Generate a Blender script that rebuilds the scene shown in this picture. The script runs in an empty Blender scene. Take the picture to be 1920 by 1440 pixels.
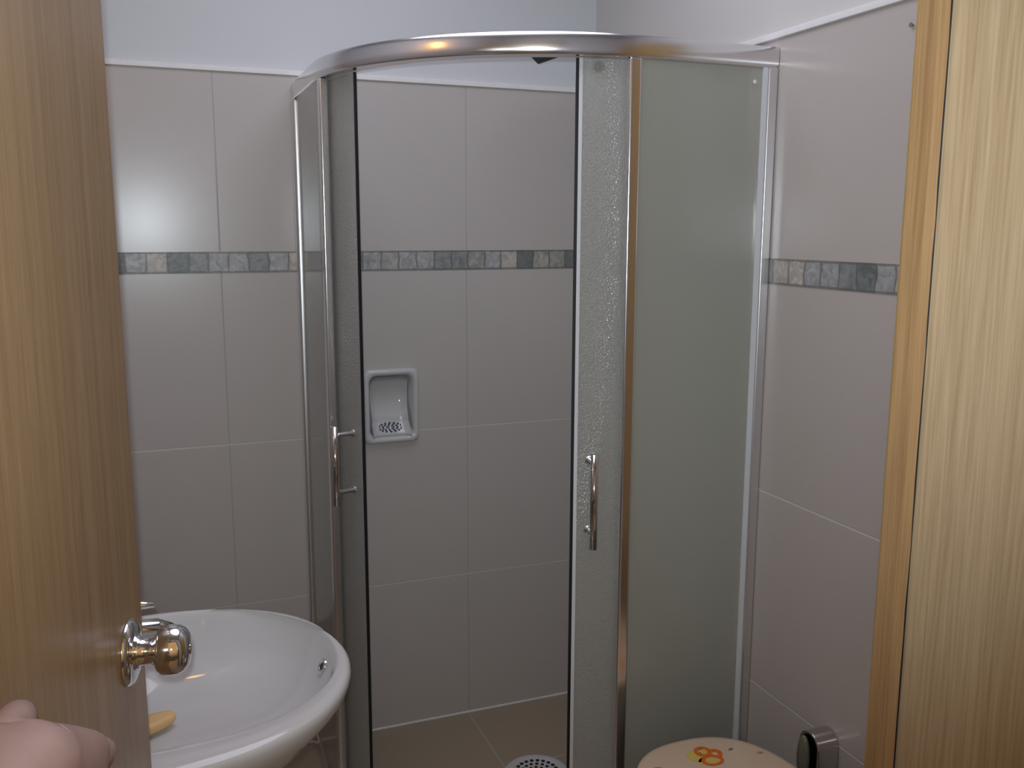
import bpy, bmesh, math, random
from mathutils import Vector, Matrix
PI = math.pi
S = bpy.context.scene
COL = S.collection

# ------------------------------------------------------------------ camera
H = 1.4958                      # eye height above the floor
XR, YB, XL, YF = 1.2574, 2.57, -0.27, 0.50     # right wall, back wall, left wall, front wall (inner faces)
ZC = 2.45
cam = bpy.data.cameras.new('camera'); co = bpy.data.objects.new('camera', cam); COL.objects.link(co)
co.location = (0, 0, H)
yaw, pitch, roll = 0.3713, 0.1650, 0.0027
co.matrix_world = (Matrix.Translation((0, 0, H)) @ Matrix.Rotation(-yaw, 4, 'Z') @ Matrix.Rotation(PI/2 - pitch, 4, 'X') @ Matrix.Rotation(roll, 4, 'Z'))
cam.sensor_width = 36.0; cam.lens = 1742.72/1920*36.0; cam.clip_start = 0.01
S.camera = co

# ------------------------------------------------------------------ view, world, lights
S.view_settings.view_transform = 'Standard'; S.view_settings.look = 'None'
S.view_settings.gamma = 1.0; S.view_settings.use_curve_mapping = False
S.view_settings.exposure = 0.0
w = bpy.data.worlds.new('World'); S.world = w; w.use_nodes = True
# the hall behind the camera: dim warm glow from above, dark below
wt = w.node_tree; wc = wt.nodes.new('ShaderNodeTexCoord'); ws = wt.nodes.new('ShaderNodeSeparateXYZ'); wr = wt.nodes.new('ShaderNodeValToRGB')
wt.links.new(wc.outputs['Generated'], ws.inputs[0]); wm = wt.nodes.new('ShaderNodeMath'); wm.operation = 'MULTIPLY_ADD'; wm.inputs[1].default_value = 0.5; wm.inputs[2].default_value = 0.5
wt.links.new(ws.outputs['Z'], wm.inputs[0]); wt.links.new(wm.outputs[0], wr.inputs['Fac'])
wr.color_ramp.elements[0].position = 0.42; wr.color_ramp.elements[0].color = (0.10, 0.07, 0.04, 1)
wr.color_ramp.elements[1].position = 0.62; wr.color_ramp.elements[1].color = (1.0, 0.60, 0.24, 1)
wt.links.new(wr.outputs['Color'], wt.nodes['Background'].inputs[0])
wt.nodes['Background'].inputs[1].default_value = 0.50

def light(name, kind, loc, energy, color, **kw):
    l = bpy.data.lights.new(name, kind); l.energy = energy; l.color = color
    for k, v in kw.items(): setattr(l, k, v)
    o = bpy.data.objects.new(name, l); COL.objects.link(o); o.location = loc
    return o
# flash of the phone that takes the picture, a little up and left of the lens
fl = light('phone_flash', 'SPOT', (-0.006, 0.0, H+0.026), 46.0, (0.82, 0.94, 1.0), spot_size=math.radians(104), spot_blend=1.0, shadow_soft_size=0.008)
fl.rotation_euler = (PI/2 + math.radians(4.5), 0, -yaw + math.radians(3.0))
# added cool soft fill below the ceiling, standing in for bounced light
cl = light('fill_light', 'AREA', (0.50, 1.62, ZC-0.02), 7.9, (0.86, 0.85, 1.0), shape='DISK', size=1.1)

# ------------------------------------------------------------------ helpers
def tag(o, label=None, cat=None, group=None, kind=None):
    if label: o['label'] = label
    if cat: o['category'] = cat
    if group: o['group'] = group
    if kind: o['kind'] = kind
    return o

def empty(name, loc=(0, 0, 0), label=None, cat=None, group=None):
    o = bpy.data.objects.new(name, None); COL.objects.link(o); o.location = loc; o.empty_display_size = 0.05
    return tag(o, label, cat, group)

def obj(name, bm, mat, parent=None, smooth=False, bevel=0, seg=2, label=None, mats=None, auto=0):
    """link a bmesh built in world coordinates as one mesh object (child keeps the world place)"""
    me = bpy.data.meshes.new(name)
    bmesh.ops.recalc_face_normals(bm, faces=bm.faces)
    if parent is not None:
        bm.transform(Matrix.Translation(-world_loc(parent)))
    bm.to_mesh(me); bm.free()
    for m in (mats or [mat]): me.materials.append(m)
    o = bpy.data.objects.new(name, me); COL.objects.link(o)
    if parent is not None: o.parent = parent
    if smooth:
        for p in me.polygons: p.use_smooth = True
    if bevel:
        b = o.modifiers.new('bevel', 'BEVEL'); b.width = bevel; b.segments = seg; b.limit_method = 'ANGLE'; b.angle_limit = math.radians(40)
        for p in me.polygons: p.use_smooth = True
        n = o.modifiers.new('wn', 'WEIGHTED_NORMAL'); n.keep_sharp = True
    if auto:
        for p in me.polygons: p.use_smooth = True
        me.set_sharp_from_angle(angle=math.radians(auto))
    if label: o['label'] = label
    return o

def world_loc(o):
    v = Vector(o.location)
    while o.parent is not None:
        o = o.parent; v += Vector(o.location)
    return v

def box(bm, x0, x1, y0, y1, z0, z1, mi=0):
    vs = [bm.verts.new((x, y, z)) for x in (x0, x1) for y in (y0, y1) for z in (z0, z1)]
    for q in ((0, 1, 3, 2), (4, 6, 7, 5), (0, 4, 5, 1), (2, 3, 7, 6), (0, 2, 6, 4), (1, 5, 7, 3)):
        f = bm.faces.new([vs[i] for i in q]); f.material_index = mi
    return vs

def frame_of(d):
    d = Vector(d).normalized(); a = Vector((0, 0, 1)) if abs(d.z) < 0.9 else Vector((1, 0, 0))
    u = d.cross(a).normalized(); v = u.cross(d).normalized()
    return d, u, v

def lathe(bm, base, axis, prof, n=48, mi=0):
    """revolve (height along axis, radius) pairs"""
    d, u, v = frame_of(axis); base = Vector(base); rings = []
    for h, r in prof:
        if r < 1e-6: rings.append([bm.verts.new(base+d*h)])
        else: rings.append([bm.verts.new(base+d*h+(u*math.cos(2*PI*k/n)+v*math.sin(2*PI*k/n))*r) for k in range(n)])
    for a, b in zip(rings, rings[1:]):
        for k in range(n):
            k2 = (k+1) % n
            if len(a) == 1 and len(b) == 1: continue
            if len(a) == 1: f = bm.faces.new((a[0], b[k], b[k2]))
            elif len(b) == 1: f = bm.faces.new((a[k], a[k2], b[0]))
            else: f = bm.faces.new((a[k], a[k2], b[k2], b[k]))
            f.material_index = mi

def tube(bm, pts, r, n=16, cap=True):
    pts = [Vector(p) for p in pts]; rr = r if isinstance(r, (list, tuple)) else [r]*len(pts)
    rings = []; _, u, _ = frame_of(pts[1]-pts[0])
    for i, p in enumerate(pts):
        d = (pts[min(i+1, len(pts)-1)]-pts[max(i-1, 0)]).normalized()
        u = (u-d*u.dot(d)).normalized(); v = d.cross(u)
        rings.append([bm.verts.new(p+(u*math.cos(2*PI*k/n)+v*math.sin(2*PI*k/n))*rr[i]) for k in range(n)])
    for a, b in zip(rings, rings[1:]):
        for k in range(n): bm.faces.new((a[k], a[(k+1) % n], b[(k+1) % n], b[k]))
    if cap: bm.faces.new(rings[0][::-1]); bm.faces.new(rings[-1])

def loft(bm, rings, close=True, cap0=False, cap1=False, mi=0):
    vr = [[bm.verts.new(p) for p in r] for r in rings]; n = len(vr[0])
    for a, b in zip(vr, vr[1:]):
        for k in range(n if close else n-1):
            f = bm.faces.new((a[k], a[(k+1) % n], b[(k+1) % n], b[k])); f.material_index = mi
    if cap0: bm.faces.new(vr[0][::-1]).material_index = mi
    if cap1: bm.faces.new(vr[-1]).material_index = mi
    return vr

# ------------------------------------------------------------------ materials
def nodes(name):
    m = bpy.data.materials.new(name); m.use_nodes = True
    nt = m.node_tree; return m, nt, nt.nodes['Principled BSDF'], nt.nodes['Material Output']

def N(nt, t, **kw):
    n = nt.nodes.new(t)
    for k, v in kw.items(): setattr(n, k, v)
    return n

def plain(name, col, rough=0.5, metal=0.0, noise=0.0, nscale=20.0, coat=0.0, emit=None, es=0.0, spec=0.5, bump=0.0, sss=0.0):
    m, nt, b, out = nodes(name)
    b.inputs['Base Color'].default_value = (*col, 1); b.inputs['Roughness'].default_value = rough
    b.inputs['Metallic'].default_value = metal; b.inputs['Coat Weight'].default_value = coat
    b.inputs['Specular IOR Level'].default_value = spec
    if emit: b.inputs['Emission Color'].default_value = (*emit, 1); b.inputs['Emission Strength'].default_value = es
    if sss: b.inputs['Subsurface Weight'].default_value = sss; b.inputs['Subsurface Radius'].default_value = (0.01, 0.004, 0.002)
    if noise or bump:
        geo = N(nt, 'ShaderNodeNewGeometry'); nz = N(nt, 'ShaderNodeTexNoise'); nz.inputs['Scale'].default_value = nscale; nz.inputs['Detail'].default_value = 4
        nt.links.new(geo.outputs['Position'], nz.inputs['Vector'])
        if noise:
            r = N(nt, 'ShaderNodeMix', data_type='RGBA')
            r.inputs['A'].default_value = (*[c*(1-noise) for c in col], 1); r.inputs['B'].default_value = (*[min(1, c*(1+noise)) for c in col], 1)
            nt.links.new(nz.outputs['Fac'], r.inputs['Factor']); nt.links.new(r.outputs['Result'], b.inputs['Base Color'])
        if bump:
            bp = N(nt, 'ShaderNodeBump'); bp.inputs['Strength'].default_value = 0.6; bp.inputs['Distance'].default_value = bump
            nt.links.new(nz.outputs['Fac'], bp.inputs['Height']); nt.links.new(bp.outputs['Normal'], b.inputs['Normal'])
    return m

def math_node(nt, op, a, b=None, c=None):
    n = N(nt, 'ShaderNodeMath', operation=op)
    for i, v in enumerate((a, b, c)):
        if v is None: continue
        if isinstance(v, (int, float)): n.inputs[i].default_value = v
        else: nt.links.new(v, n.inputs[i])
    return n.outputs[0]

def tile_mat(name, axis, x_off, x_step, z_list, col, grout, vert_grout, rough=0.24, width=0.0016):
    """glazed tiles; joints at x_off+k*x_step along the axis and at the heights in z_list (floor: second axis)"""
    m, nt, b, out = nodes(name); geo = N(nt, 'ShaderNodeNewGeometry'); sp = N(nt, 'ShaderNodeSeparateXYZ')
    nt.links.new(geo.outputs['Position'], sp.inputs[0])
    a = sp.outputs['XYZ'.index(axis)]
    def dist_rep(v, off, step):
        t = math_node(nt, 'SUBTRACT', v, off); t = math_node(nt, 'DIVIDE', t, step)
        fr = math_node(nt, 'FRACT', math_node(nt, 'ADD', t, 0.5)); fr = math_node(nt, 'ABSOLUTE', math_node(nt, 'SUBTRACT', fr, 0.5))
        return math_node(nt, 'MULTIPLY', fr, step)
    dv = dist_rep(a, x_off, x_step)
    vm = math_node(nt, 'LESS_THAN', dv, width*0.75)
    if isinstance(z_list, tuple): dz = dist_rep(sp.outputs['Y'], z_list[0], z_list[1])
    else:
        dz = None
        for z in z_list:
            d = math_node(nt, 'ABSOLUTE', math_node(nt, 'SUBTRACT', sp.outputs['Z'], z))
            dz = d if dz is None else math_node(nt, 'MINIMUM', dz, d)
    hm = math_node(nt, 'LESS_THAN', dz, width)
    n1 = N(nt, 'ShaderNodeTexNoise'); n1.inputs['Scale'].default_value = 3.0; n1.inputs['Detail'].default_value = 3; nt.links.new(geo.outputs['Position'], n1.inputs['Vector'])
    n2 = N(nt, 'ShaderNodeTexNoise'); n2.inputs['Scale'].default_value = 160.0; nt.links.new(geo.outputs['Position'], n2.inputs['Vector'])
    mx = N(nt, 'ShaderNodeMix', data_type='RGBA'); mx.inputs['A'].default_value = (*[c*0.95 for c in col], 1); mx.inputs['B'].default_value = (*[c*1.05 for c in col], 1)
    f = math_node(nt, 'ADD', math_node(nt, 'MULTIPLY', n1.outputs['Fac'], 0.6), math_node(nt, 'MULTIPLY', n2.outputs['Fac'], 0.4)); nt.links.new(f, mx.inputs['Factor'])
    g1 = N(nt, 'ShaderNodeMix', data_type='RGBA'); nt.links.new(mx.outputs['Result'], g1.inputs['A']); g1.inputs['B'].default_value = (*vert_grout, 1); nt.links.new(vm, g1.inputs['Factor'])
    g2 = N(nt, 'ShaderNodeMix', data_type='RGBA'); nt.links.new(g1.outputs['Result'], g2.inputs['A']); g2.inputs['B'].default_value = (*grout, 1); nt.links.new(hm, g2.inputs['Factor'])
    nt.links.new(g2.outputs['Result'], b.inputs['Base Color'])
    gm = math_node(nt, 'MAXIMUM', vm, hm)
    b.inputs['Specular IOR Level'].default_value = 0.42
    nt.links.new(math_node(nt, 'ADD', rough, math_node(nt, 'MULTIPLY', gm, 0.5)), b.inputs['Roughness'])
    dm = math_node(nt, 'MINIMUM', dv, dz)
    ramp = math_node(nt, 'MINIMUM', math_node(nt, 'DIVIDE', dm, width*2.0), 1.0)
    hsum = math_node(nt, 'ADD', ramp, math_node(nt, 'MULTIPLY', n1.outputs['Fac'], 0.5))
    bp = N(nt, 'ShaderNodeBump'); bp.inputs['Strength'].default_value = 0.35; bp.inputs['Distance'].default_value = 0.0015
    nt.links.new(hsum, bp.inputs['Height']); nt.links.new(bp.outputs['Normal'], b.inputs['Normal'])
    return m

ROWS = [0.459, 0.918]
TILE = (0.525, 0.49, 0.465)
M = {}
M['tile_back'] = tile_mat('tile_back', 'X', 0.859, 0.68, ROWS, TILE, (0.62, 0.58, 0.54), (0.40, 0.375, 0.34))  # one wall grout; light caught by horizontal joints painted in, vertical ones darkened
M['tile_right'] = tile_mat('tile_right', 'Y', YB-0.62, 0.68, ROWS, (0.51, 0.46, 0.43), (0.68, 0.64, 0.60), (0.45, 0.42, 0.38))
M['tile_left'] = tile_mat('tile_left', 'Y', YB-0.40, 0.68, ROWS, TILE, (0.62, 0.58, 0.54), (0.40, 0.375, 0.34))
M['tile_floor'] = tile_mat('tile_floor', 'X', 0.8565, 0.4555, (YB-0.78, 0.4555), (0.37, 0.30, 0.22), (0.46, 0.43, 0.37), (0.46, 0.43, 0.37), rough=0.35, width=0.0022)
M['paint'] = plain('paint', (0.64, 0.655, 0.675), 0.75, noise=0.02, nscale=6, bump=0.0006)
M['paint_warm'] = plain('paint_warm', (0.62, 0.605, 0.58), 0.75, noise=0.02, nscale=6, bump=0.0006)
M['caulk'] = plain('caulk', (0.80, 0.79, 0.78), 0.5, noise=0.06, nscale=40)
M['chrome'] = plain('chrome', (0.80, 0.80, 0.82), 0.05, 1.0)
M['satin'] = plain('satin_aluminium', (0.80, 0.79, 0.80), 0.20, 1.0)
M['dark_chrome'] = plain('dark_chrome', (0.62, 0.60, 0.57), 0.10, 1.0)
M['brushed'] = plain('brushed_aluminium', (0.82, 0.82, 0.84), 0.33, 1.0)
M['black'] = plain('black_rubber', (0.008, 0.008, 0.012), 0.5)
M['ceramic'] = plain('ceramic', (0.60, 0.595, 0.60), 0.07, coat=0.3)
M['clear_strip'] = plain('clear_strip', (0.75, 0.77, 0.80), 0.25)
M['skin'] = plain('skin', (0.46, 0.31, 0.29), 0.5, noise=0.10, nscale=45, bump=0.0008, sss=0.12)
M['nail_skin'] = plain('nail_skin', (0.50, 0.34, 0.33), 0.3)
M['soap'] = plain('soap', (0.78, 0.50, 0.22), 0.45, noise=0.05, nscale=50)
M['lid'] = plain('lid_plastic', (0.66, 0.51, 0.36), 0.22, noise=0.04, nscale=4)
M['lid_edge'] = plain('lid_edge', (0.50, 0.50, 0.24), 0.3)
M['orange'] = plain('orange_print', (0.72, 0.15, 0.012), 0.35)
M['yellow'] = plain('yellow_print', (0.66, 0.50, 0.13), 0.35)
M['greyprint'] = plain('grey_print', (0.22, 0.18, 0.15), 0.4)
M['pink'] = plain('pink_print', (0.55, 0.22, 0.15), 0.4)
M['bulb'] = plain('warm_bulb', (1, 0.8, 0.5), 0.4, emit=(1.0, 0.48, 0.10), es=16)
M['frost_plastic'] = plain('tap_plastic', (0.16, 0.16, 0.11), 0.25)

def wood(name, c0, c1, c2, sx, sy, rough=0.38, axis_rot=0.0, seed=0.0, line=1.0):
    m, nt, b, out = nodes(name); geo = N(nt, 'ShaderNodeNewGeometry'); mp = N(nt, 'ShaderNodeMapping')
    mp.inputs['Rotation'].default_value = (0, 0, axis_rot); mp.inputs['Location'].default_value = (seed, seed*0.7, seed*1.3)
    nt.links.new(geo.outputs['Position'], mp.inputs['Vector'])
    def nz(scale, det, dist=0.0, zs=0.02):
        mm = N(nt, 'ShaderNodeMapping'); mm.inputs['Scale'].default_value = (sx, sy, zs*max(sx, sy)); nt.links.new(mp.outputs['Vector'], mm.inputs['Vector'])
        n = N(nt, 'ShaderNodeTexNoise'); n.inputs['Scale'].default_value = scale; n.inputs['Detail'].default_value = det; n.inputs['Distortion'].default_value = dist
        nt.links.new(mm.outputs['Vector'], n.inputs['Vector']); return n.outputs['Fac']
    broad = nz(9, 2, 0.3, 0.03); mid = nz(75, 3, 0.2, 0.012); fine = nz(420, 3, 0.0, 0.03)
    r = N(nt, 'ShaderNodeValToRGB'); r.color_ramp.elements[0].position = 0.30; r.color_ramp.elements[0].color = (*c0, 1)
    r.color_ramp.elements[1].position = 0.70; r.color_ramp.elements[1].color = (*c2, 1)
    e = r.color_ramp.elements.new(0.5); e.color = (*c1, 1)
    f = math_node(nt, 'ADD', math_node(nt, 'MULTIPLY', broad, 0.30), math_node(nt, 'MULTIPLY', mid, 0.32)); f = math_node(nt, 'ADD', f, math_node(nt, 'MULTIPLY', fine, 0.38))
    f = math_node(nt, 'ADD', math_node(nt, 'MULTIPLY', math_node(nt, 'SUBTRACT', f, 0.5), 1.25*line), 0.5)
    nt.links.new(f, r.inputs['Fac']); nt.links.new(r.outputs['Color'], b.inputs['Base Color'])
    b.inputs['Roughness'].default_value = rough
    bp = N(nt, 'ShaderNodeBump'); bp.inputs['Strength'].default_value = 0.25; bp.inputs['Distance'].default_value = 0.0006
    nt.links.new(fine, bp.inputs['Height']); nt.links.new(bp.outputs['Normal'], b.inputs['Normal'])
    return m
DANG = math.radians(13)
M['wood_door'] = wood('wood_door', (0.23, 0.135, 0.060), (0.32, 0.195, 0.092), (0.40, 0.255, 0.130), 1, 1, 0.30, DANG, 3.0)
M['wood_jamb'] = wood('wood_jamb', (0.26, 0.175, 0.100), (0.345, 0.25, 0.155), (0.43, 0.325, 0.215), 1, 1, 0.40, 0, 11.0, 1.05)
M['wood_stop'] = wood('wood_stop', (0.21, 0.118, 0.052), (0.285, 0.170, 0.080), (0.35, 0.225, 0.115), 1, 1, 0.42, 0, 23.0, 1.1)
M['wood_yellow'] = wood('wood_yellow', (0.40, 0.24, 0.07), (0.56, 0.36, 0.12), (0.66, 0.45, 0.18), 1, 1, 0.40, 0, 31.0)

def glass_mat(name, tint, rough, veil, clear, bump=0.0, bscale=300.0, sparkle=False):
    """frosted safety glass: rough refraction, part clear, part scattered inside the etched face"""
    m, nt, b, out = nodes(name)
    b.inputs['Base Color'].default_value = (*tint, 1); b.inputs['Transmission Weight'].default_value = 1.0
    b.inputs['Roughness'].default_value = rough; b.inputs['IOR'].default_value = 1.12
    d = N(nt, 'ShaderNodeBsdfDiffuse'); d.inputs['Color'].default_value = (*[c*0.90 for c in tint], 1)
    t = N(nt, 'ShaderNodeBsdfTranslucent'); t.inputs['Color'].default_value = (*[c*1.05 for c in tint], 1)
    gl = N(nt, 'ShaderNodeBsdfGlossy'); gl.inputs['Roughness'].default_value = 0.12; gl.inputs['Color'].default_value = (1, 1, 1, 1)
    tr = N(nt, 'ShaderNodeBsdfTransparent'); tr.inputs['Color'].default_value = (*[0.5+0.5*c for c in tint], 1)
    def mix(f, a, c):
        n = N(nt, 'ShaderNodeMixShader'); 
        if isinstance(f, float): n.inputs[0].default_value = f
        else: nt.links.new(f, n.inputs[0])
        nt.links.new(a, n.inputs[1]); nt.links.new(c, n.inputs[2]); return n.outputs[0]
    veilsh = mix(0.5, d.outputs[0], t.outputs[0])
    s = mix(veil, b.outputs[0], veilsh); s = mix(clear, s, tr.outputs[0])
    fr = N(nt, 'ShaderNodeFresnel'); fr.inputs['IOR'].default_value = 1.45
    s = mix(fr.outputs[0], s, gl.outputs[0])
    if bump:
        geo = N(nt, 'ShaderNodeNewGeometry'); nz = N(nt, 'ShaderNodeTexVoronoi'); nz.inputs['Scale'].default_value = bscale
        nt.links.new(geo.outputs['Position'], nz.inputs['Vector'])
        bp = N(nt, 'ShaderNodeBump'); bp.inputs['Strength'].default_value = 0.5; bp.inputs['Distance'].default_value = bump
        nt.links.new(nz.outputs['Distance'], bp.inputs['Height'])
        for x in (b, d, t, gl): nt.links.new(bp.outputs['Normal'], x.inputs['Normal'])
    nt.links.new(s, out.inputs['Surface'])
    return m
M['glass_fixed'] = glass_mat('glass_fixed', (0.86, 0.87, 0.80), 0.30, 0.58, 0.14)
M['glass_door'] = glass_mat('glass_door', (0.86, 0.87, 0.83), 0.28, 0.56, 0.10, bump=0.004, bscale=260.0)

def mosaic_mat(name, axis, seed):
    m, nt, b, out = nodes(name); geo = N(nt, 'ShaderNodeNewGeometry'); sp = N(nt, 'ShaderNodeSeparateXYZ'); nt.links.new(geo.outputs['Position'], sp.inputs[0])
    nz = N(nt, 'ShaderNodeTexNoise'); nz.inputs['Scale'].default_value = 26; nz.inputs['Detail'].default_value = 1; nt.links.new(geo.outputs['Position'], nz.inputs['Vector'])
    a = sp.outputs['XYZ'.index(axis)]; z = sp.outputs['Z']
    wob = math_node(nt, 'MULTIPLY', math_node(nt, 'SUBTRACT', nz.outputs['Fac'], 0.5), 0.014)
    t = math_node(nt, 'DIVIDE', math_node(nt, 'ADD', math_node(nt, 'ADD', a, wob), seed+10), 0.051)
    cell = math_node(nt, 'FLOOR', t); fr = math_node(nt, 'FRACT', t)
    wn = N(nt, 'ShaderNodeTexWhiteNoise', noise_dimensions='1D'); nt.links.new(cell, wn.inputs['W'])
    r = N(nt, 'ShaderNodeValToRGB'); el = r.color_ramp.elements; r.color_ramp.interpolation = 'LINEAR'
    el[0].position = 0.0; el[0].color = (0.15, 0.17, 0.165, 1); el[1].position = 1.0; el[1].color = (0.50, 0.46, 0.41, 1)
    for p, c in ((0.3, (0.25, 0.26, 0.255)), (0.55, (0.38, 0.38, 0.385)), (0.8, (0.32, 0.32, 0.28))):
        e = el.new(p); e.color = (*c, 1)
    nt.links.new(wn.outputs['Value'], r.inputs['Fac'])
    n2 = N(nt, 'ShaderNodeTexNoise'); n2.inputs['Scale'].default_value = 48; n2.inputs['Detail'].default_value = 5; n2.inputs['Distortion'].default_value = 1.2; nt.links.new(geo.outputs['Position'], n2.inputs['Vector'])
    mul = N(nt, 'ShaderNodeMix', data_type='RGBA'); mul.blend_type = 'MULTIPLY'; mul.inputs['Factor'].default_value = 1
    v = math_node(nt, 'ADD', math_node(nt, 'MULTIPLY', n2.outputs['Fac'], 1.5), 0.28); cb = N(nt, 'ShaderNodeCombineColor')
    for i in range(3): nt.links.new(v, cb.inputs[i])
    nt.links.new(r.outputs['Color'], mul.inputs['A']); nt.links.new(cb.outputs[0], mul.inputs['B'])
    e1 = math_node(nt, 'LESS_THAN', math_node(nt, 'MINIMUM', fr, math_node(nt, 'SUBTRACT', 1.0, fr)), 0.05)
    zc = math_node(nt, 'ABSOLUTE', math_node(nt, 'SUBTRACT', math_node(nt, 'ADD', z, math_node(nt, 'MULTIPLY', wob, 0.25)), 1.408))
    e2 = math_node(nt, 'GREATER_THAN', zc, 0.0228)
    g = math_node(nt, 'MAXIMUM', e1, e2)
    fin = N(nt, 'ShaderNodeMix', data_type='RGBA'); nt.links.new(math_node(nt, 'MULTIPLY', g, 0.65), fin.inputs['Factor']); nt.links.new(mul.outputs['Result'], fin.inputs['A']); fin.inputs['B'].default_value = (0.12, 0.12, 0.105, 1)
    nt.links.new(fin.outputs['Result'], b.inputs['Base Color']); b.inputs['Roughness'].default_value = 0.4
    bp = N(nt, 'ShaderNodeBump'); bp.inputs['Strength'].default_value = 0.5; bp.inputs['Distance'].default_value = 0.001
    nt.links.new(math_node(nt, 'SUBTRACT', n2.outputs['Fac'], g), bp.inputs['Height']); nt.links.new(bp.outputs['Normal'], b.inputs['Normal'])
    return m
M['mosaic_back'] = mosaic_mat('mosaic_back', 'X', 0.0)
M['mosaic_side'] = mosaic_mat('mosaic_side', 'Y', 3.37)

# ------------------------------------------------------------------ room shell
ZT = 1.8943           # top of the tiling
TH = 0.12
def struct(name, bm, mats, bevel=0):
    o = obj(name, bm, None, mats=mats, bevel=bevel); o['kind'] = 'structure'; return o
P = 0.008             # tile stands proud of the paint
bm = bmesh.new(); box(bm, XL-TH, XR+TH, -1.0, YB+TH, -0.10, 0.0); struct('floor', bm, [M['tile_floor']])
bm = bmesh.new(); box(bm, XL-TH, XR+TH, YF-TH, YB+TH, ZC, ZC+0.1); struct('ceiling', bm, [M['paint']])
# back wall with the niche of the soap dish
NX0, NX1, NZ0, NZ1 = 0.562, 0.692, 0.905, 1.088
bm = bmesh.new()
box(bm, XL, NX0, YB, YB+TH, 0, ZT); box(bm, NX1, XR, YB, YB+TH, 0, ZT); box(bm, NX0, NX1, YB, YB+TH, 0, NZ0); box(bm, NX0, NX1, YB, YB+TH, NZ1, ZT)
box(bm, NX0, NX1, YB+0.07, YB+TH, NZ0, NZ1)
box(bm, XL-P, XR+P, YB+P, YB+TH, ZT, ZC, 1); struct('wall_back', bm, [M['tile_back'], M['paint']])
bm = bmesh.new(); box(bm, XR, XR+TH, YF, YB+TH, 0, ZT); box(bm, XR+P, XR+TH, YF, YB+TH, ZT, ZC, 1); struct('wall_right', bm, [M['tile_right'], M['paint_warm']])
bm = bmesh.new(); box(bm, XL-TH, XL, YF, YB+TH, 0, ZT); box(bm, XL-TH, XL-P, YF, YB+TH, ZT, ZC, 1); struct('wall_left', bm, [M['tile_left'], M['paint']])
JX0, JX1 = -0.235, 0.493           # faces of the door lining
bm = bmesh.new(); box(bm, XL-TH, JX0-0.03, YF-TH, YF, 0, ZC); box(bm, JX1+0.03, XR+TH, YF-TH, YF, 0, ZC); box(bm, JX0-0.03, JX1+0.03, YF-TH, YF, 2.08, ZC)
struct('wall_front', bm, [M['paint']])
# caulk ledge over the tiles, mosaic border
bm = bmesh.new(); box(bm, XL+0.001, XR-0.0071, YB-0.007, YB+P, ZT-0.004, ZT+0.010); struct('trim_1', bm, [M['caulk']], 0.002)
bm = bmesh.new(); box(bm, XR-0.007, XR+P, YF+0.001, YB+P, ZT-0.004, ZT+0.010); struct('trim_2', bm, [M['caulk']], 0.002)
bm = bmesh.new(); box(bm, XL+0.001, XR-0.0015, YB-0.0015, YB+0.001, 1.3804, 1.4355); struct('trim_3', bm, [M['mosaic_back']])
bm = bmesh.new(); box(bm, XR-0.0015, XR+0.001, YF+0.001, YB, 1.3804, 1.4355); struct('trim_4', bm, [M['mosaic_side']])
# white grout bead where the walls meet the floor
bm = bmesh.new(); box(bm, XL+0.001, XR-0.001, YB-0.004, YB, 0.0, 0.008); struct('baseboard_back', bm, [M['caulk']], 0.002)
bm = bmesh.new(); box(bm, XR-0.004, XR, YF+0.001, YB-0.005, 0.0, 0.008); struct('baseboard_right', bm, [M['caulk']], 0.002)

# door lining: right jamb with its stop, left jamb, head
bm = bmesh.new(); box(bm, JX1, JX1+0.03, YF-TH, YF+0.001, 0, 2.08); box(bm, JX0-0.03, JX0, YF-TH, YF+0.001, 0, 2.08); box(bm, JX0, JX1, YF-TH, YF+0.001, 2.05, 2.08)
df = struct('door_1', bm, [M['wood_jamb']]) ; df.name = 'door_1'
bm = bmesh.new()
# stop strip with a rough, slightly open joint towards the lining
nseg = 90; rng = random.Random(4)
rings = []
for k in range(nseg+1):
    z = 2.05*k/nseg; g = 0.4835 + rng.uniform(-0.0002, 0.0002)
    x0, x1 = 0.481, 0.4902 + rng.uniform(-0.0006, 0.0003)
    rings.append([(x0, g, z), (x1, g, z), (x1, 0.5012, z), (x0, 0.5012, z)])
loft(bm, rings, cap0=True, cap1=True)
obj('door_stop', bm, M['wood_stop'], df)
bm = bmesh.new(); box(bm, 0.4888, 0.49299, 0.4850, 0.5008, 0, 2.05); obj('joint_gap', bm, M['black'], df)
bm = bmesh.new(); box(bm, 0.4905, JX1+0.085, YF+0.0015, YF+0.012, 0, 2.13); obj('architrave', bm, M['wood_stop'], df, bevel=0.002)

# tall wooden door in the right wall beside the toilet (seen mirrored in the shower frame)
bm = bmesh.new(); box(bm, XR-0.030, XR-0.001, 0.56, 1.285, 0.02, 1.99); d2 = struct('door_2', bm, [M['wood_yellow']], 0.003)
bm = bmesh.new(); lathe(bm, (XR-0.030, 0.66, 1.0), (-1, 0, 0), [(0, 0), (0, 0.03), (0.006, 0.03), (0.01, 0.012), (0.03, 0.012), (0.04, 0.026), (0.06, 0.026), (0.066, 0)]); obj('door_knob', bm, M['chrome'], d2, smooth=True)

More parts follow.
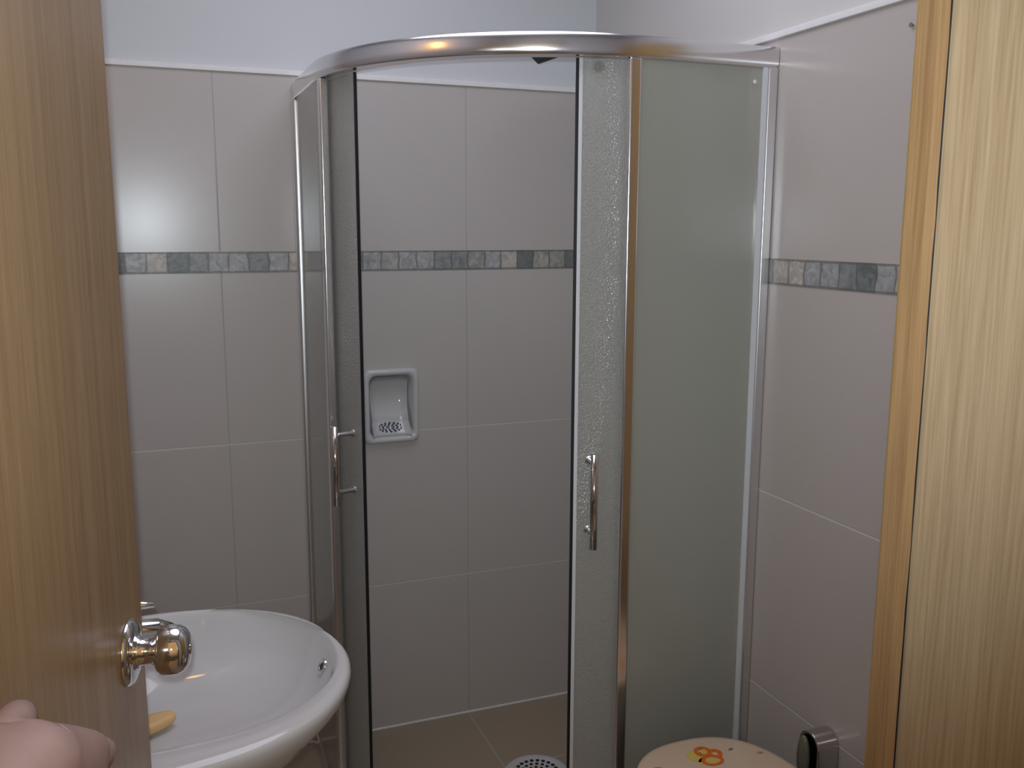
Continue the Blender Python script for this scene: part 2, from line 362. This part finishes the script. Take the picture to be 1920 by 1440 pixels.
# ------------------------------------------------------------------ wooden door leaf, standing open at the left
t2 = Vector((math.sin(DANG), math.cos(DANG), 0)); n2 = Vector((math.cos(DANG), -math.sin(DANG), 0))
E0 = Vector((-0.030, 1.12, 0))                    # free edge of the visible face
leaf = empty('door', E0 - t2*0.645, 'brown veneered wooden door standing open at the left edge, with round chrome knob', 'door')
def leafbox(bm, s0, s1, d0, d1, z0, z1):
    vs = []
    for s in (s0, s1):
        for d in (d0, d1):
            for z in (z0, z1): vs.append(bm.verts.new(E0 - t2*s + n2*d + Vector((0, 0, z))))
    for q in ((0, 1, 3, 2), (4, 6, 7, 5), (0, 4, 5, 1), (2, 3, 7, 6), (0, 2, 6, 4), (1, 5, 7, 3)): bm.faces.new([vs[i] for i in q])
bm = bmesh.new(); leafbox(bm, 0.0, 0.645, -0.035, 0.0, 0.012, 2.04); obj('leaf', bm, M['wood_door'], leaf, bevel=0.0015)
KZ = 1.030; kb = E0 - t2*0.062 + Vector((0, 0, KZ))
kn = empty('door_knob', (0, 0, 0)); kn.parent = leaf
bm = bmesh.new(); lathe(bm, kb, n2, [(0.0, 0.0), (0.0, 0.0375), (0.002, 0.0375), (0.006, 0.034), (0.008, 0.028), (0.009, 0.0)], 64)
rose = obj('knob_rose', bm, M['chrome'], leaf, smooth=True)
bm = bmesh.new(); lathe(bm, kb, n2, [(0.0085, 0.0), (0.0085, 0.021), (0.013, 0.0155), (0.024, 0.0135), (0.028, 0.0165), (0.032, 0.0235), (0.037, 0.0272), (0.046, 0.0282), (0.054, 0.0272), (0.060, 0.0235), (0.064, 0.018), (0.0655, 0.010), (0.066, 0.0)], 64)
knob = obj('door_knob', bm, M['chrome'], leaf, smooth=True)
bpy.data.objects.remove(kn); knob.name = 'door_knob'
bm = bmesh.new(); lathe(bm, kb, n2, [(0.0655, 0.0), (0.0655, 0.006), (0.0667, 0.006), (0.0668, 0.0)], 24); obj('lock_button', bm, M['dark_chrome'], knob, smooth=True)
for hz in (0.25, 1.05, 1.82):
    bm = bmesh.new(); tube(bm, [E0-t2*0.650+n2*0.003+Vector((0, 0, hz-0.045)), E0-t2*0.650+n2*0.003+Vector((0, 0, hz+0.045))], 0.006, 12)
    obj('hinge', bm, M['chrome'], leaf, smooth=True)

# ------------------------------------------------------------------ shower enclosure
L, R = 0.8706, 0.55; ST = L-R
CX, CY = XR-ST, YB-ST
ARC = R*PI/2; TOT = 2*ST+ARC
def pathp(u, off):
    if u <= ST: return Vector((XR-L-off, YB-u, 0))
    if u <= ST+ARC:
        a = (u-ST)/R; r = R+off; return Vector((CX-r*math.cos(a), CY-r*math.sin(a), 0))
    return Vector((CX+(u-ST-ARC), YB-L-off, 0))
def sweep(bm, u0, u1, prof, step=0.012):
    """prof: closed list of (offset outwards, z)"""
    n = max(1, int((u1-u0)/step)); us = [u0+(u1-u0)*k/n for k in range(n+1)]
    us = sorted(set([u for u in us] + [u for u in (ST, ST+ARC) if u0 < u < u1]))
    loft(bm, [[pathp(u, o)+Vector((0, 0, z)) for o, z in prof] for u in us], cap0=True, cap1=True)
def rect(o0, o1, z0, z1): return [(o0, z0), (o1, z0), (o1, z1), (o0, z1)]
G = 0.0015
enc = empty('shower_enclosure', (CX, CY, 0), 'curved corner shower enclosure with chrome frame and frosted glass, doors slid open', 'shower')
ZB, ZTOP = 0.030, 1.873
bm = bmesh.new()
sweep(bm, G, TOT-G, [(-0.030, 1.831), (0.0055, 1.831), (0.0072, 1.8325), (0.0084, 1.8350), (0.0093, 1.8385), (0.0099, 1.8430), (0.0102, 1.849), (0.0102, 1.857), (0.0099, 1.863), (0.0092, 1.868), (0.0078, 1.8715), (0.006, ZTOP), (-0.030, ZTOP)])
obj('top_rail', bm, M['satin'], enc, auto=30)
bm = bmesh.new(); sweep(bm, G, TOT-G, [(-0.030, 0.0), (0.012, 0.0), (0.012, 0.018), (0.007, 0.028), (0.007, 0.045), (-0.004, 0.0455), (-0.006, 0.03), (-0.030, 0.03)]); obj('bottom_rail', bm, M['satin'], enc, auto=30)
bm = bmesh.new(); sweep(bm, G, 0.032, rect(-0.012, 0.013, 0.046, 1.831)); obj('wall_profile', bm, M['brushed'], enc, bevel=0.009, seg=5)
bm = bmesh.new(); sweep(bm, TOT-0.024, TOT-G, rect(-0.016, 0.010, 0.046, 1.831)); obj('wall_profile', bm, M['brushed'], enc, bevel=0.003, seg=3)
bm = bmesh.new(); sweep(bm, TOT-0.036, TOT-0.0245, rect(-0.006, 0.006, 0.046, 1.831)); obj('glass_gasket', bm, M['clear_strip'], enc)
def fixed(u0, u1, pu0, pu1):
    bm = bmesh.new(); sweep(bm, u0, u1, rect(-0.003, 0.003, 0.046, 1.831)); g = obj('fixed_glass', bm, M['glass_fixed'], enc, auto=30)
    bm = bmesh.new(); sweep(bm, pu0, pu1, rect(-0.010, 0.009, 0.046, 1.831), 0.006); obj('glass_post', bm, M['satin'], enc, bevel=0.004, seg=3)
fixed(0.033, 0.3655, 0.366, 0.390)
fixed(ST+R*math.radians(89.6)+0.0005, TOT-0.037, ST+R*math.radians(86.9), ST+R*math.radians(89.6))
sc_ = pathp(TOT-0.055, 0.0032)
bm = bmesh.new(); lathe(bm, sc_+Vector((0, 0, 1.800)), (0, -1, 0), [(0, 0), (0, 0.005), (0.002, 0.0045), (0.003, 0)], 20); obj('screw_cap', bm, M['caulk'], enc, smooth=True)
# sliding doors run on the inner track
for side in (0, 1):
    uE = ST+R*math.radians(20.3) if side == 0 else ST+R*math.radians(76.1)     # closing edge
    sg = -1 if side == 0 else 1
    def span(a, b): return tuple(sorted((uE+sg*a, uE+sg*b)))
    zlo, zhi = 0.050, 1.829
    oi, oo = -0.0235, -0.0175
    bm = bmesh.new(); sweep(bm, *span(0.0135 if side else 0.006, 0.40), rect(oi, oo, zlo, zhi)); dr = obj('sliding_door', bm, M['glass_door'], enc, auto=30)
    bm = bmesh.new(); sweep(bm, *span(0.0, 0.0055 if side else 0.004), rect(oi, oo, zlo, zhi), 0.004); obj('door_seal', bm, M['black'], dr, label='thin black seal strip')
    if side:
        bm = bmesh.new(); sweep(bm, *span(0.0058, 0.0133), rect(oi-0.001, oo+0.001, zlo, zhi), 0.004); obj('edge_strip', bm, M['clear_strip'], dr)
    # bar handle on two stand-offs, outside
    uh = uE+sg*0.040; zh0, zh1 = (0.862, 1.050) if side == 0 else (0.832, 1.037)
    o = 0.033 if side == 0 else 0.024
    hb = pathp(uh, o)
    bm = bmesh.new(); tube(bm, [hb+Vector((0, 0, zh0)), hb+Vector((0, 0, zh1))], 0.0080, 20)
    hd = obj('door_handle', bm, M['dark_chrome'], dr, smooth=False)
    for p in hd.data.polygons: p.use_smooth = len(p.vertices) == 4
    for zz in (zh0+0.030, zh1-0.022):
        a, b = pathp(uh, oo+0.0003), pathp(uh, o-0.0078)
        bm = bmesh.new(); z = Vector((0, 0, zz)); tube(bm, [a+z, a+(b-a)*0.12+z, a+(b-a)*0.13+z, b+z], [0.0095, 0.0095, 0.0055, 0.0055], 16); obj('standoff', bm, M['chrome'], hd, smooth=True)
    # rollers in the upper rail
    for k, a in enumerate((0.05, 0.33)):
        c = pathp(uE+sg*a, -0.0205); dd = (pathp(uE+sg*a, 0)-c).normalized()
        bm = bmesh.new(); lathe(bm, c-dd*0.0075+Vector((0, 0, 1.815)), -dd, [(0, 0), (0, 0.011), (0.008, 0.011), (0.008, 0)], 24); obj('roller', bm, M['black'], dr, smooth=True)

# ------------------------------------------------------------------ shower head on an arm from the right wall
sh = empty('overhead_shower', (XR, 2.29, 1.955), 'black square shower head just visible under the curved top rail', 'shower head')
bm = bmesh.new(); lathe(bm, (XR, 2.29, 1.955), (-1, 0, 0), [(0, 0), (0, 0.028), (0.006, 0.027), (0.012, 0.012), (0.012, 0)]); obj('wall_flange', bm, M['chrome'], sh, smooth=True)
F = Vector((0.9863, 2.35, 1.923)); e1 = Vector((0.08, -0.99, 0.0)).normalized()*0.11; e2 = Vector((-0.80, -0.10, 0.60)).normalized()*0.065; hn = e2.cross(e1).normalized()
if hn.z < 0: hn = -hn
hc = F+e1*0.5+e2*0.5+hn*0.014
bm = bmesh.new(); tube(bm, [(XR-0.008, 2.29, 1.955), (1.15, 2.29, 1.955), (1.06, 2.292, 1.957), hc+Vector((0.03, 0, 0.012)), hc], 0.009, 16); obj('shower_arm', bm, M['chrome'], sh, smooth=True)
bm = bmesh.new()
loft(bm, [[F, F+e1, F+e1+e2, F+e2], [q+hn*0.010 for q in (F, F+e1, F+e1+e2, F+e2)]], cap0=True, cap1=True)
obj('spray_plate', bm, M['black'], sh, bevel=0.002)

# ------------------------------------------------------------------ ceramic soap dish let into the back wall
sd = empty('soap_dish', (0.627, YB, 0.995), 'white ceramic recessed soap dish on the back wall inside the shower', 'soap dish')
def rrect(cx, cz, hw, hh, r, n=8):
    pts = []
    for (sx, sz, a0) in ((1, 1, 0), (-1, 1, 90), (-1, -1, 180), (1, -1, 270)):
        for k in range(n+1):
            a = math.radians(a0+90*k/n); pts.append((cx+sx*(hw-r)+r*math.cos(a), cz+sz*(hh-r)+r*math.sin(a)))
    return pts
cx, cz = 0.627, 0.9955
bm = bmesh.new()
def rr(hw, hh, r, y, dz=0): return [Vector((x, y, z+dz)) for x, z in rrect(cx, cz, hw, hh, r)]
loft(bm, [rr(0.081, 0.108, 0.020, YB-0.0005), rr(0.081, 0.108, 0.020, YB-0.008), rr(0.078, 0.105, 0.020, YB-0.015), rr(0.073, 0.100, 0.020, YB-0.018),
          rr(0.069, 0.095, 0.022, YB-0.0175), rr(0.0645, 0.0905, 0.022, YB-0.013), rr(0.062, 0.088, 0.022, YB-0.002),
          rr(0.058, 0.083, 0.024, YB+0.030), rr(0.050, 0.070, 0.030, YB+0.050), rr(0.025, 0.035, 0.02, YB+0.056)], cap1=True)
obj('dish_body', bm, M['ceramic'], sd, smooth=True)
bm = bmesh.new()   # scooped shelf that slopes up from the front lip into the curved back
n = 14; rings = []
for dz, y, wd in [(-0.089, 0.004, 0.108), (-0.0885, -0.004, 0.110), (-0.084, -0.007, 0.112), (-0.079, -0.003, 0.112), (-0.052, 0.020, 0.108), (-0.046, 0.022, 0.107), (-0.040, 0.022, 0.106), (-0.030, 0.027, 0.106), (-0.010, 0.037, 0.108), (0.02, 0.043, 0.110), (0.05, 0.040, 0.110), (0.068, 0.028, 0.108), (0.072, 0.020, 0.106)]:
    rings.append([Vector((cx+(k/n-0.5)*wd, YB+y-0.016*abs(2*k/n-1)**6, cz+dz)) for k in range(n+1)])
loft(bm, rings, close=False); obj('soap_shelf', bm, M['ceramic'], sd, smooth=True)
bm = bmesh.new()   # drain openings in the sloping front of the shelf
sa = Vector((0, 0.023, 0.027)).normalized(); sn = Vector((0, -0.027, 0.023)).normalized(); sc = Vector((cx, YB+0.0085, cz-0.0655))
for rad, cnt, hr in ((0.034, 16, 0.0036), (0.022, 11, 0.0034), (0.010, 6, 0.0030)):
    for k in range(cnt):
        a = 2*PI*k/cnt; lathe(bm, sc+Vector((1, 0, 0))*rad*math.cos(a)+sa*rad*0.42*math.sin(a), sn, [(-0.001, 0.0), (-0.001, hr), (0.0006, hr), (0.0006, 0)], 12)
obj('drain_hole', bm, plain('dish_hole', (0.06, 0.07, 0.09), 0.6), sd)

# ------------------------------------------------------------------ floor drain in the shower
fd = empty('floor_drain', (0.930, 2.190, 0), 'round perforated floor drain in the shower floor', 'drain')
bm = bmesh.new(); lathe(bm, (0.930, 2.190, 0.0), (0, 0, 1), [(0.0, 0.092), (0.003, 0.090), (0.005, 0.084), (0.004, 0.070), (0.003, 0.069), (0.003, 0.0)], 64); obj('drain_ring', bm, M['ceramic'], fd, smooth=True)
bm = bmesh.new()
hole = M['black']
for rad, cnt, hr in ((0.058, 22, 0.0058), (0.041, 16, 0.0052), (0.025, 10, 0.0048), (0.010, 4, 0.004)):
    for k in range(cnt):
        a = 2*PI*k/cnt; lathe(bm, (0.930+rad*math.cos(a), 2.190+rad*math.sin(a), 0.0032), (0, 0, 1), [(0, 0), (0, hr), (0.0008, hr), (0.0008, 0)], 12)
obj('drain_hole', bm, hole, fd)

# ------------------------------------------------------------------ wash basin on the left wall
SX, SY, SZ = -0.02, 1.398, 0.83
bs = empty('wash_basin', (SX, SY, 0), 'white ceramic wash basin with a rounded front, behind the open door', 'sink')
def dring(cx, cy, ax, ay, xw, z, n=72, pw=2.0, corner=0.05):
    """D-shaped ring: half superellipse to the right, straight sides back to x = xw"""
    pts = []
    h = n//2
    for k in range(h+1):
        a = -PI/2+PI*k/h; c, s = math.cos(a), math.sin(a)
        x = ax*abs(c)**(2/pw); y = ay*math.copysign(abs(s)**(2/pw), s); pts.append((cx+x, cy+y, z))
    r = min(corner, ay*0.9, abs(cx-xw)*0.9); q = n//4
    for k in range(q+1):
        a = PI/2+PI/2*k/q; pts.append((xw+r+r*math.cos(a), cy+ay-r+r*math.sin(a), z))
    for k in range(q+1):
        a = PI+PI/2*k/q; pts.append((xw+r+r*math.cos(a), cy-ay+r+r*math.sin(a), z))
    return [Vector(p) for p in pts]
XW = XL+0.002
bm = bmesh.new()
ic = SY+0.029
loft(bm, [dring(SX, SY+0.01, 0.07, 0.10, XW, SZ-0.20), dring(SX, SY+0.01, 0.13, 0.15, XW, SZ-0.175), dring(SX, SY+0.006, 0.190, 0.190, XW, SZ-0.125), dring(SX, SY+0.003, 0.240, 0.228, XW, SZ-0.075),
          dring(SX, SY, 0.266, 0.250, XW, SZ-0.045), dring(SX, SY, 0.279, 0.263, XW, SZ-0.026), dring(SX, SY, 0.283, 0.267, XW, SZ-0.013), dring(SX, SY, 0.282, 0.266, XW, SZ-0.005), dring(SX, SY, 0.277, 0.261, XW, SZ, corner=0.03),
          dring(SX, ic-0.002, 0.268, 0.227, -0.165, SZ, corner=0.09, pw=2.25), dring(SX, ic, 0.264, 0.221, -0.158, SZ-0.004, corner=0.09, pw=2.3), dring(SX, ic, 0.258, 0.216, -0.152, SZ-0.016, corner=0.10, pw=2.3),
          dring(SX, ic, 0.243, 0.203, -0.142, SZ-0.050, corner=0.12, pw=2.3), dring(SX, ic, 0.210, 0.176, -0.125, SZ-0.086, corner=0.12, pw=2.2), dring(SX, ic, 0.150, 0.130, -0.115, SZ-0.110, corner=0.10),
          dring(SX-0.03, ic, 0.085, 0.070, -0.11, SZ-0.122, corner=0.05), dring(SX-0.055, ic, 0.025, 0.022, -0.10, SZ-0.127, corner=0.015)], cap0=True, cap1=True)
obj('basin_bowl', bm, M['ceramic'], bs, smooth=True)
bm = bmesh.new(); d = Vector((-0.90, -0.08, 0.42)); lathe(bm, Vector((SX+0.2475, ic+0.003, SZ-0.036)), d, [(-0.006, 0.0), (-0.006, 0.0125), (0.002, 0.0125), (0.0035, 0.010), (0.0025, 0.0075), (0.0005, 0.007), (0.0005, 0)], 32); ov = obj('overflow_ring', bm, M['chrome'], bs, smooth=True)
bm = bmesh.new(); lathe(bm, Vector((SX+0.2475, ic+0.003, SZ-0.036)), d, [(0.001, 0.0), (0.001, 0.006), (0.0016, 0.006), (0.0016, 0)], 24); obj('overflow_hole', bm, M['black'], ov)
bm = bmesh.new(); lathe(bm, Vector((SX-0.062, ic, SZ-0.1268)), (0, 0, 1), [(0, 0), (0, 0.022), (0.003, 0.022), (0.004, 0.016), (0.002, 0.012), (0.002, 0)], 32); obj('plug_drain', bm, M['chrome'], bs, smooth=True)
bm = bmesh.new()
loft(bm, [dring(-0.09, SY, 0.105, 0.10, XW, 0.0), dring(-0.09, SY, 0.095, 0.09, XW, 0.02), dring(-0.09, SY, 0.080, 0.075, XW, 0.30), dring(-0.09, SY, 0.090, 0.09, XW, 0.55), dring(-0.08, SY, 0.11, 0.12, XW, SZ-0.196)], cap0=True, cap1=True)
obj('pedestal', bm, M['ceramic'], bs, smooth=True)

# faucet stands on the basin deck
fx, fy = -0.205, 1.465
fc = empty('faucet', (fx, fy, SZ), 'chrome single-lever basin faucet half hidden behind the door knob', 'faucet')
bm = bmesh.new(); lathe(bm, (fx, fy, SZ+0.0005), (0, 0, 1), [(0, 0), (0, 0.028), (0.006, 0.027), (0.010, 0.023), (0.070, 0.021), (0.085, 0.018), (0.088, 0)]); obj('faucet_body', bm, M['chrome'], fc, smooth=True)
bm = bmesh.new(); tube(bm, [(fx, fy, SZ+0.035), (fx+0.08, fy+0.012, SZ+0.044), (fx+0.15, fy+0.024, SZ+0.046), (fx+0.185, fy+0.030, SZ+0.042), (fx+0.205, fy+0.033, SZ+0.032)], [0.018, 0.017, 0.016, 0.0155, 0.014], 20); obj('spout', bm, M['dark_chrome'], fc, smooth=True)
bm = bmesh.new(); tube(bm, [(fx, fy, SZ+0.088), (fx+0.03, fy-0.004, SZ+0.099), (fx+0.10, fy-0.016, SZ+0.103), (fx+0.165, fy-0.026, SZ+0.105), (fx+0.185, fy-0.029, SZ+0.1045)], [0.014, 0.011, 0.008, 0.0065, 0.004], 16); obj('lever', bm, M['chrome'], fc, smooth=True)

# tan bar of soap lying in the bowl
sb = bmesh.new()
c = Vector((-0.048, 1.470, SZ-0.1085)); dx = Vector((0.92, 0.36, 0.06)).normalized(); dn = Vector((0.02, -0.22, 1)).normalized(); dy = dn.cross(dx).normalized(); dn = dx.cross(dy)
rings = []
for k in range(9):
    t = -PI/2+PI*k/8; h = 0.009*math.sin(t); q = 0.55+0.45*math.cos(t)**0.6 if math.cos(t) > 0 else 0.55
    rings.append([c+dx*(x*q*1.0)+dy*(y*q)+dn*h for x, y in [(0.052*math.copysign(abs(math.cos(2*PI*j/40))**0.75, math.cos(2*PI*j/40)), 0.017*math.copysign(abs(math.sin(2*PI*j/40))**0.75, math.sin(2*PI*j/40))) for j in range(40)]])
loft(sb, rings, cap0=True, cap1=True)
tag(obj('soap_bar', sb, M['soap'], smooth=True), 'tan bar of soap lying inside the white wash basin, cut off by the door', 'soap')

# ------------------------------------------------------------------ toilet with printed lid
TX, TY, TZ = 0.985, 1.335, 0.44
tl = empty('toilet', (TX, 1.2, 0), 'toilet with closed peach lid printed with orange flowers', 'toilet')
def sring(cx, cy, ax, ay, z, pw=2.5, n=72, back=None):
    pts = []
    for k in range(n):
        a = 2*PI*k/n; c_, s_ = math.cos(a), math.sin(a)
        x = ax*math.copysign(abs(c_)**(2/pw), c_); y = ay*math.copysign(abs(s_)**(2/pw), s_)
        pts.append(Vector((cx+x, cy+y, z)))
    return pts
bm = bmesh.new()
loft(bm, [sring(TX, 1.14, 0.115, 0.26, 0.0), sring(TX, 1.14, 0.11, 0.25, 0.03), sring(TX, 1.16, 0.105, 0.24, 0.15), sring(TX, 1.22, 0.14, 0.27, 0.28), sring(TX, 1.29, 0.175, 0.245, 0.36), sring(TX, 1.31, 0.182, 0.237, 0.40), sring(TX, 1.31, 0.178, 0.233, 0.404)], cap0=True, cap1=True)
obj('bowl', bm, M['ceramic'], tl, smooth=True)
LA, LB, LY = 0.172, 0.226, 1.330
bm = bmesh.new(); loft(bm, [sring(TX, LY, LA-0.006, LB-0.006, 0.4045), sring(TX, LY, LA, LB, 0.407), sring(TX, LY, LA, LB, 0.418), sring(TX, LY, LA-0.004, LB-0.004, 0.421)], cap0=True, cap1=True); obj('seat', bm, M['lid_edge'], tl, smooth=True, label='yellow-green seat rim')
bm = bmesh.new(); vr = loft(bm, [sring(TX, LY, LA-0.004, LB-0.004, 0.4215), sring(TX, LY, LA+0.001, LB+0.001, 0.425), sring(TX, LY, LA, LB, 0.432), sring(TX, LY, LA-0.005, LB-0.005, 0.437), sring(TX, LY, LA-0.016, LB-0.016, 0.4395), sring(TX, LY, LA*0.6, LB*0.6, 0.4405), sring(TX, LY, LA*0.25, LB*0.25, 0.441)], cap0=True, cap1=True)
lid = obj('lid', bm, M['lid'], tl, smooth=True)
bm = bmesh.new(); box(bm, TX-0.18, TX+0.18, 0.865, 1.035, 0.36, 0.615); obj('tank', bm, M['ceramic'], tl, bevel=0.02, seg=4)
bm = bmesh.new(); box(bm, TX-0.19, TX+0.19, 0.855, 1.045, 0.6155, 0.640); tk = obj('tank_lid', bm, M['ceramic'], tl, bevel=0.01, seg=3)
bm = bmesh.new(); lathe(bm, (TX, 0.95, 0.6405), (0, 0, 1), [(0, 0), (0, 0.022), (0.008, 0.02), (0.009, 0)]); obj('flush_button', bm, M['chrome'], tk, smooth=True)
bm = bmesh.new(); box(bm, TX-0.10, TX+0.10, 0.87, 1.06, 0.0, 0.3595); obj('tank_base', bm, M['ceramic'], tl, bevel=0.02, seg=3)
# printed flowers: shallow raised print following the lid
ZP = 0.4404
def blob(bm, x, y, rx, ry, ang=0, z=ZP, h=0.0008, n=20):
    ps = [Vector((x+rx*math.cos(2*PI*k/n)*math.cos(ang)-ry*math.sin(2*PI*k/n)*math.sin(ang), y+rx*math.cos(2*PI*k/n)*math.sin(ang)+ry*math.sin(2*PI*k/n)*math.cos(ang), z)) for k in range(n)]
    loft(bm, [ps, [p+Vector((0, 0, h)) for p in ps]], cap0=True, cap1=True)
def loopring(bm, x, y, r, w, z=ZP, sx=1.0, sy=1.0):
    n = 28; vo = [[Vector((x+(r+d)*sx*math.cos(2*PI*k/n), y+(r+d)*sy*math.sin(2*PI*k/n), z+hh)) for k in range(n)] for d, hh in ((w, 0), (w, 0.0016), (-w, 0.0016), (-w, 0), (w, 0))]
    loft(bm, vo)
flowers = [(1.000, 1.470, 1.0), (0.880, 1.440, 0.9), (1.045, 1.330, 1.0), (0.93, 1.28, 1.1), (0.99, 1.16, 0.9)]
for (x, y, s) in flowers:
    bm = bmesh.new(); blob(bm, x-0.020*s, y+0.012*s, 0.017*s, 0.021*s); blob(bm, x-0.004*s, y-0.010*s, 0.022*s, 0.015*s); blob(bm, x+0.006*s, y+0.016*s, 0.014*s, 0.014*s)
    fy_ = obj('petal_print', bm, M['yellow'], lid)
    bm = bmesh.new()
    loopring(bm, x+0.002*s, y+0.022*s, 0.0145*s, 0.0036*s, z=ZP+0.0006); loopring(bm, x+0.022*s, y+0.008*s, 0.0115*s, 0.0040*s, z=ZP+0.0003); loopring(bm, x+0.004*s, y-0.012*s, 0.0185*s, 0.0036*s, sx=1.1, sy=0.8)
    obj('flower_outline', bm, M['orange'], lid)
bm = bmesh.new(); blob(bm, 1.0623, 1.481, 0.006, 0.003, 0.2); obj('leaf_print', bm, M['greyprint'], lid)
bm = bmesh.new(); blob(bm, 1.1116, 1.4494, 0.006, 0.003, -0.3); obj('dot_print', bm, M['pink'], lid)

# ------------------------------------------------------------------ arched chrome fitting on the right wall beside the toilet
vf = empty('wall_fitting', (XR, 1.415, 0.42), 'small arched chrome fitting on the right wall beside the toilet lid', 'bathroom fitting')
def arch(r, zt, zb, x, n=18, cy=1.416):
    pts = [Vector((x, cy-r, zb))]
    for k in range(n+1):
        a = PI-PI*k/n; pts.append(Vector((x, cy+r*math.cos(a), zt-r+r*math.sin(a))))
    pts.append(Vector((x, cy+r, zb))); return pts
bm = bmesh.new()
o1, i1 = arch(0.031, 0.484, 0.33, 0), arch(0.024, 0.477, 0.33, 0)
ring = o1+i1[::-1]
loft(bm, [[p+Vector((x, 0, 0)) for p in ring] for x in (1.206, XR-0.0012)], cap0=True, cap1=True)
obj('hood', bm, M['dark_chrome'], vf, bevel=0.002)
bm = bmesh.new(); box(bm, XR-0.008, XR-0.001, 1.392, 1.440, 0.34, 0.46); obj('hollow_shade', bm, M['black'], vf)  # black sheet painting the shade in the hollow under the hood
bm = bmesh.new(); lathe(bm, (1.200, 1.430, 0.415), (1, 0.1, 0), [(0, 0), (0, 0.013), (0.004, 0.0165), (0.009, 0.016), (0.012, 0)], 32)
for v in bm.verts: v.co.z = 0.420+(v.co.z-0.415)*3.0
obj('roll_cover', bm, M['frost_plastic'], vf, smooth=True)

# nail in the right wall
bm = bmesh.new(); lathe(bm, (XR, 1.322, 1.846), (-1, 0, 0), [(-0.004, 0.0), (-0.004, 0.002), (0.005, 0.002), (0.005, 0.0042), (0.006, 0.0038), (0.006, 0)], 16)
tag(obj('wall_nail', bm, M['greyprint'], smooth=False), 'small dark nail in the right wall, high up beside the door jamb', 'nail')

# ------------------------------------------------------------------ warm lamp over the basin (behind the door, mirrored in the chrome)
wl = empty('wall_lamp', (XL, 1.56, 2.0), 'warm glowing lamp above the wash basin, hidden behind the door', 'lamp')
bm = bmesh.new(); lathe(bm, (XL-0.0075, 1.56, 2.0), (1, 0, 0), [(0, 0), (0, 0.05), (0.02, 0.048), (0.026, 0.02), (0.05, 0.018), (0.05, 0)]); obj('backplate', bm, M['chrome'], wl, smooth=True)
bm = bmesh.new(); lathe(bm, (XL+0.0435, 1.56, 2.0), (1, 0, 0), [(0, 0), (0, 0.014), (0.015, 0.018), (0.035, 0.030), (0.055, 0.034), (0.075, 0.028), (0.088, 0.012), (0.090, 0)], 32); obj('bulb', bm, M['bulb'], wl, smooth=True)

# ------------------------------------------------------------------ the photographer's left hand on the door
def skin(name, chains, mat, parent=None, sub=2):
    """chains: list of joint lists [(x,y,z,r), ...]; the first joint of later chains may be an index into chain 0"""
    me = bpy.data.meshes.new(name); verts, edges, rad = [], [], []
    for ch in chains:
        prev = None
        for j in ch:
            if isinstance(j, int): prev = j; continue
            verts.append(j[:3]); rad.append(j[3] if len(j) == 4 else (j[3], j[4])); i = len(verts)-1
            if prev is not None: edges.append((prev, i))
            prev = i
    me.from_pydata(verts, edges, []); o = bpy.data.objects.new(name, me); COL.objects.link(o)
    o.modifiers.new('skin', 'SKIN')
    for i, r in enumerate(rad):
        sv = me.skin_vertices[0].data[i]; sv.radius = (r, r) if not isinstance(r, tuple) else r
        sv.use_root = (i == 0)
    o.modifiers['skin'].use_smooth_shade = True
    s = o.modifiers.new('sub', 'SUBSURF'); s.levels = sub; s.render_levels = sub
    me.materials.append(mat)
    if parent: o.parent = parent
    return o
hand = skin('person', [
    [(-0.130, 0.20, 0.88, 0.042), (-0.126, 0.34, 0.98, 0.037), (-0.124, 0.46, 1.085, 0.030), (-0.118, 0.54, 1.135, 0.030), (-0.098, 0.615, 1.158, 0.037), (-0.080, 0.685, 1.114, 0.032)],
    [5, (-0.063, 0.714, 1.106, 0.0155), (-0.055, 0.740, 1.092, 0.0125), (-0.062, 0.772, 1.062, 0.0100), (-0.085, 0.782, 1.050, 0.0085), (-0.096, 0.784, 1.045, 0.0070)],
    [5, (-0.064, 0.720, 1.070, 0.0150), (-0.056, 0.755, 1.056, 0.0120), (-0.068, 0.785, 1.036, 0.0100), (-0.084, 0.795, 1.024, 0.0085), (-0.094, 0.797, 1.018, 0.0072)],
    [5, (-0.070, 0.712, 1.045, 0.0140), (-0.062, 0.748, 1.030, 0.0110), (-0.074, 0.776, 1.012, 0.0092), (-0.088, 0.784, 1.002, 0.0080), (-0.096, 0.786, 0.997, 0.0070)],
    [5, (-0.078, 0.700, 1.022, 0.0125), (-0.072, 0.728, 1.006, 0.0098), (-0.082, 0.750, 0.992, 0.0082), (-0.096, 0.758, 0.984, 0.0072)],
    [4, (-0.106, 0.650, 1.160, 0.0165), (-0.104, 0.676, 1.160, 0.0145), (-0.103, 0.694, 1.156, 0.0130), (-0.104, 0.704, 1.151, 0.0100), (-0.1045, 0.709, 1.148, 0.0060)],
], M['skin'])
tag(hand, 'bare left hand and forearm pushing the brown wooden door, at the bottom left corner', 'person')
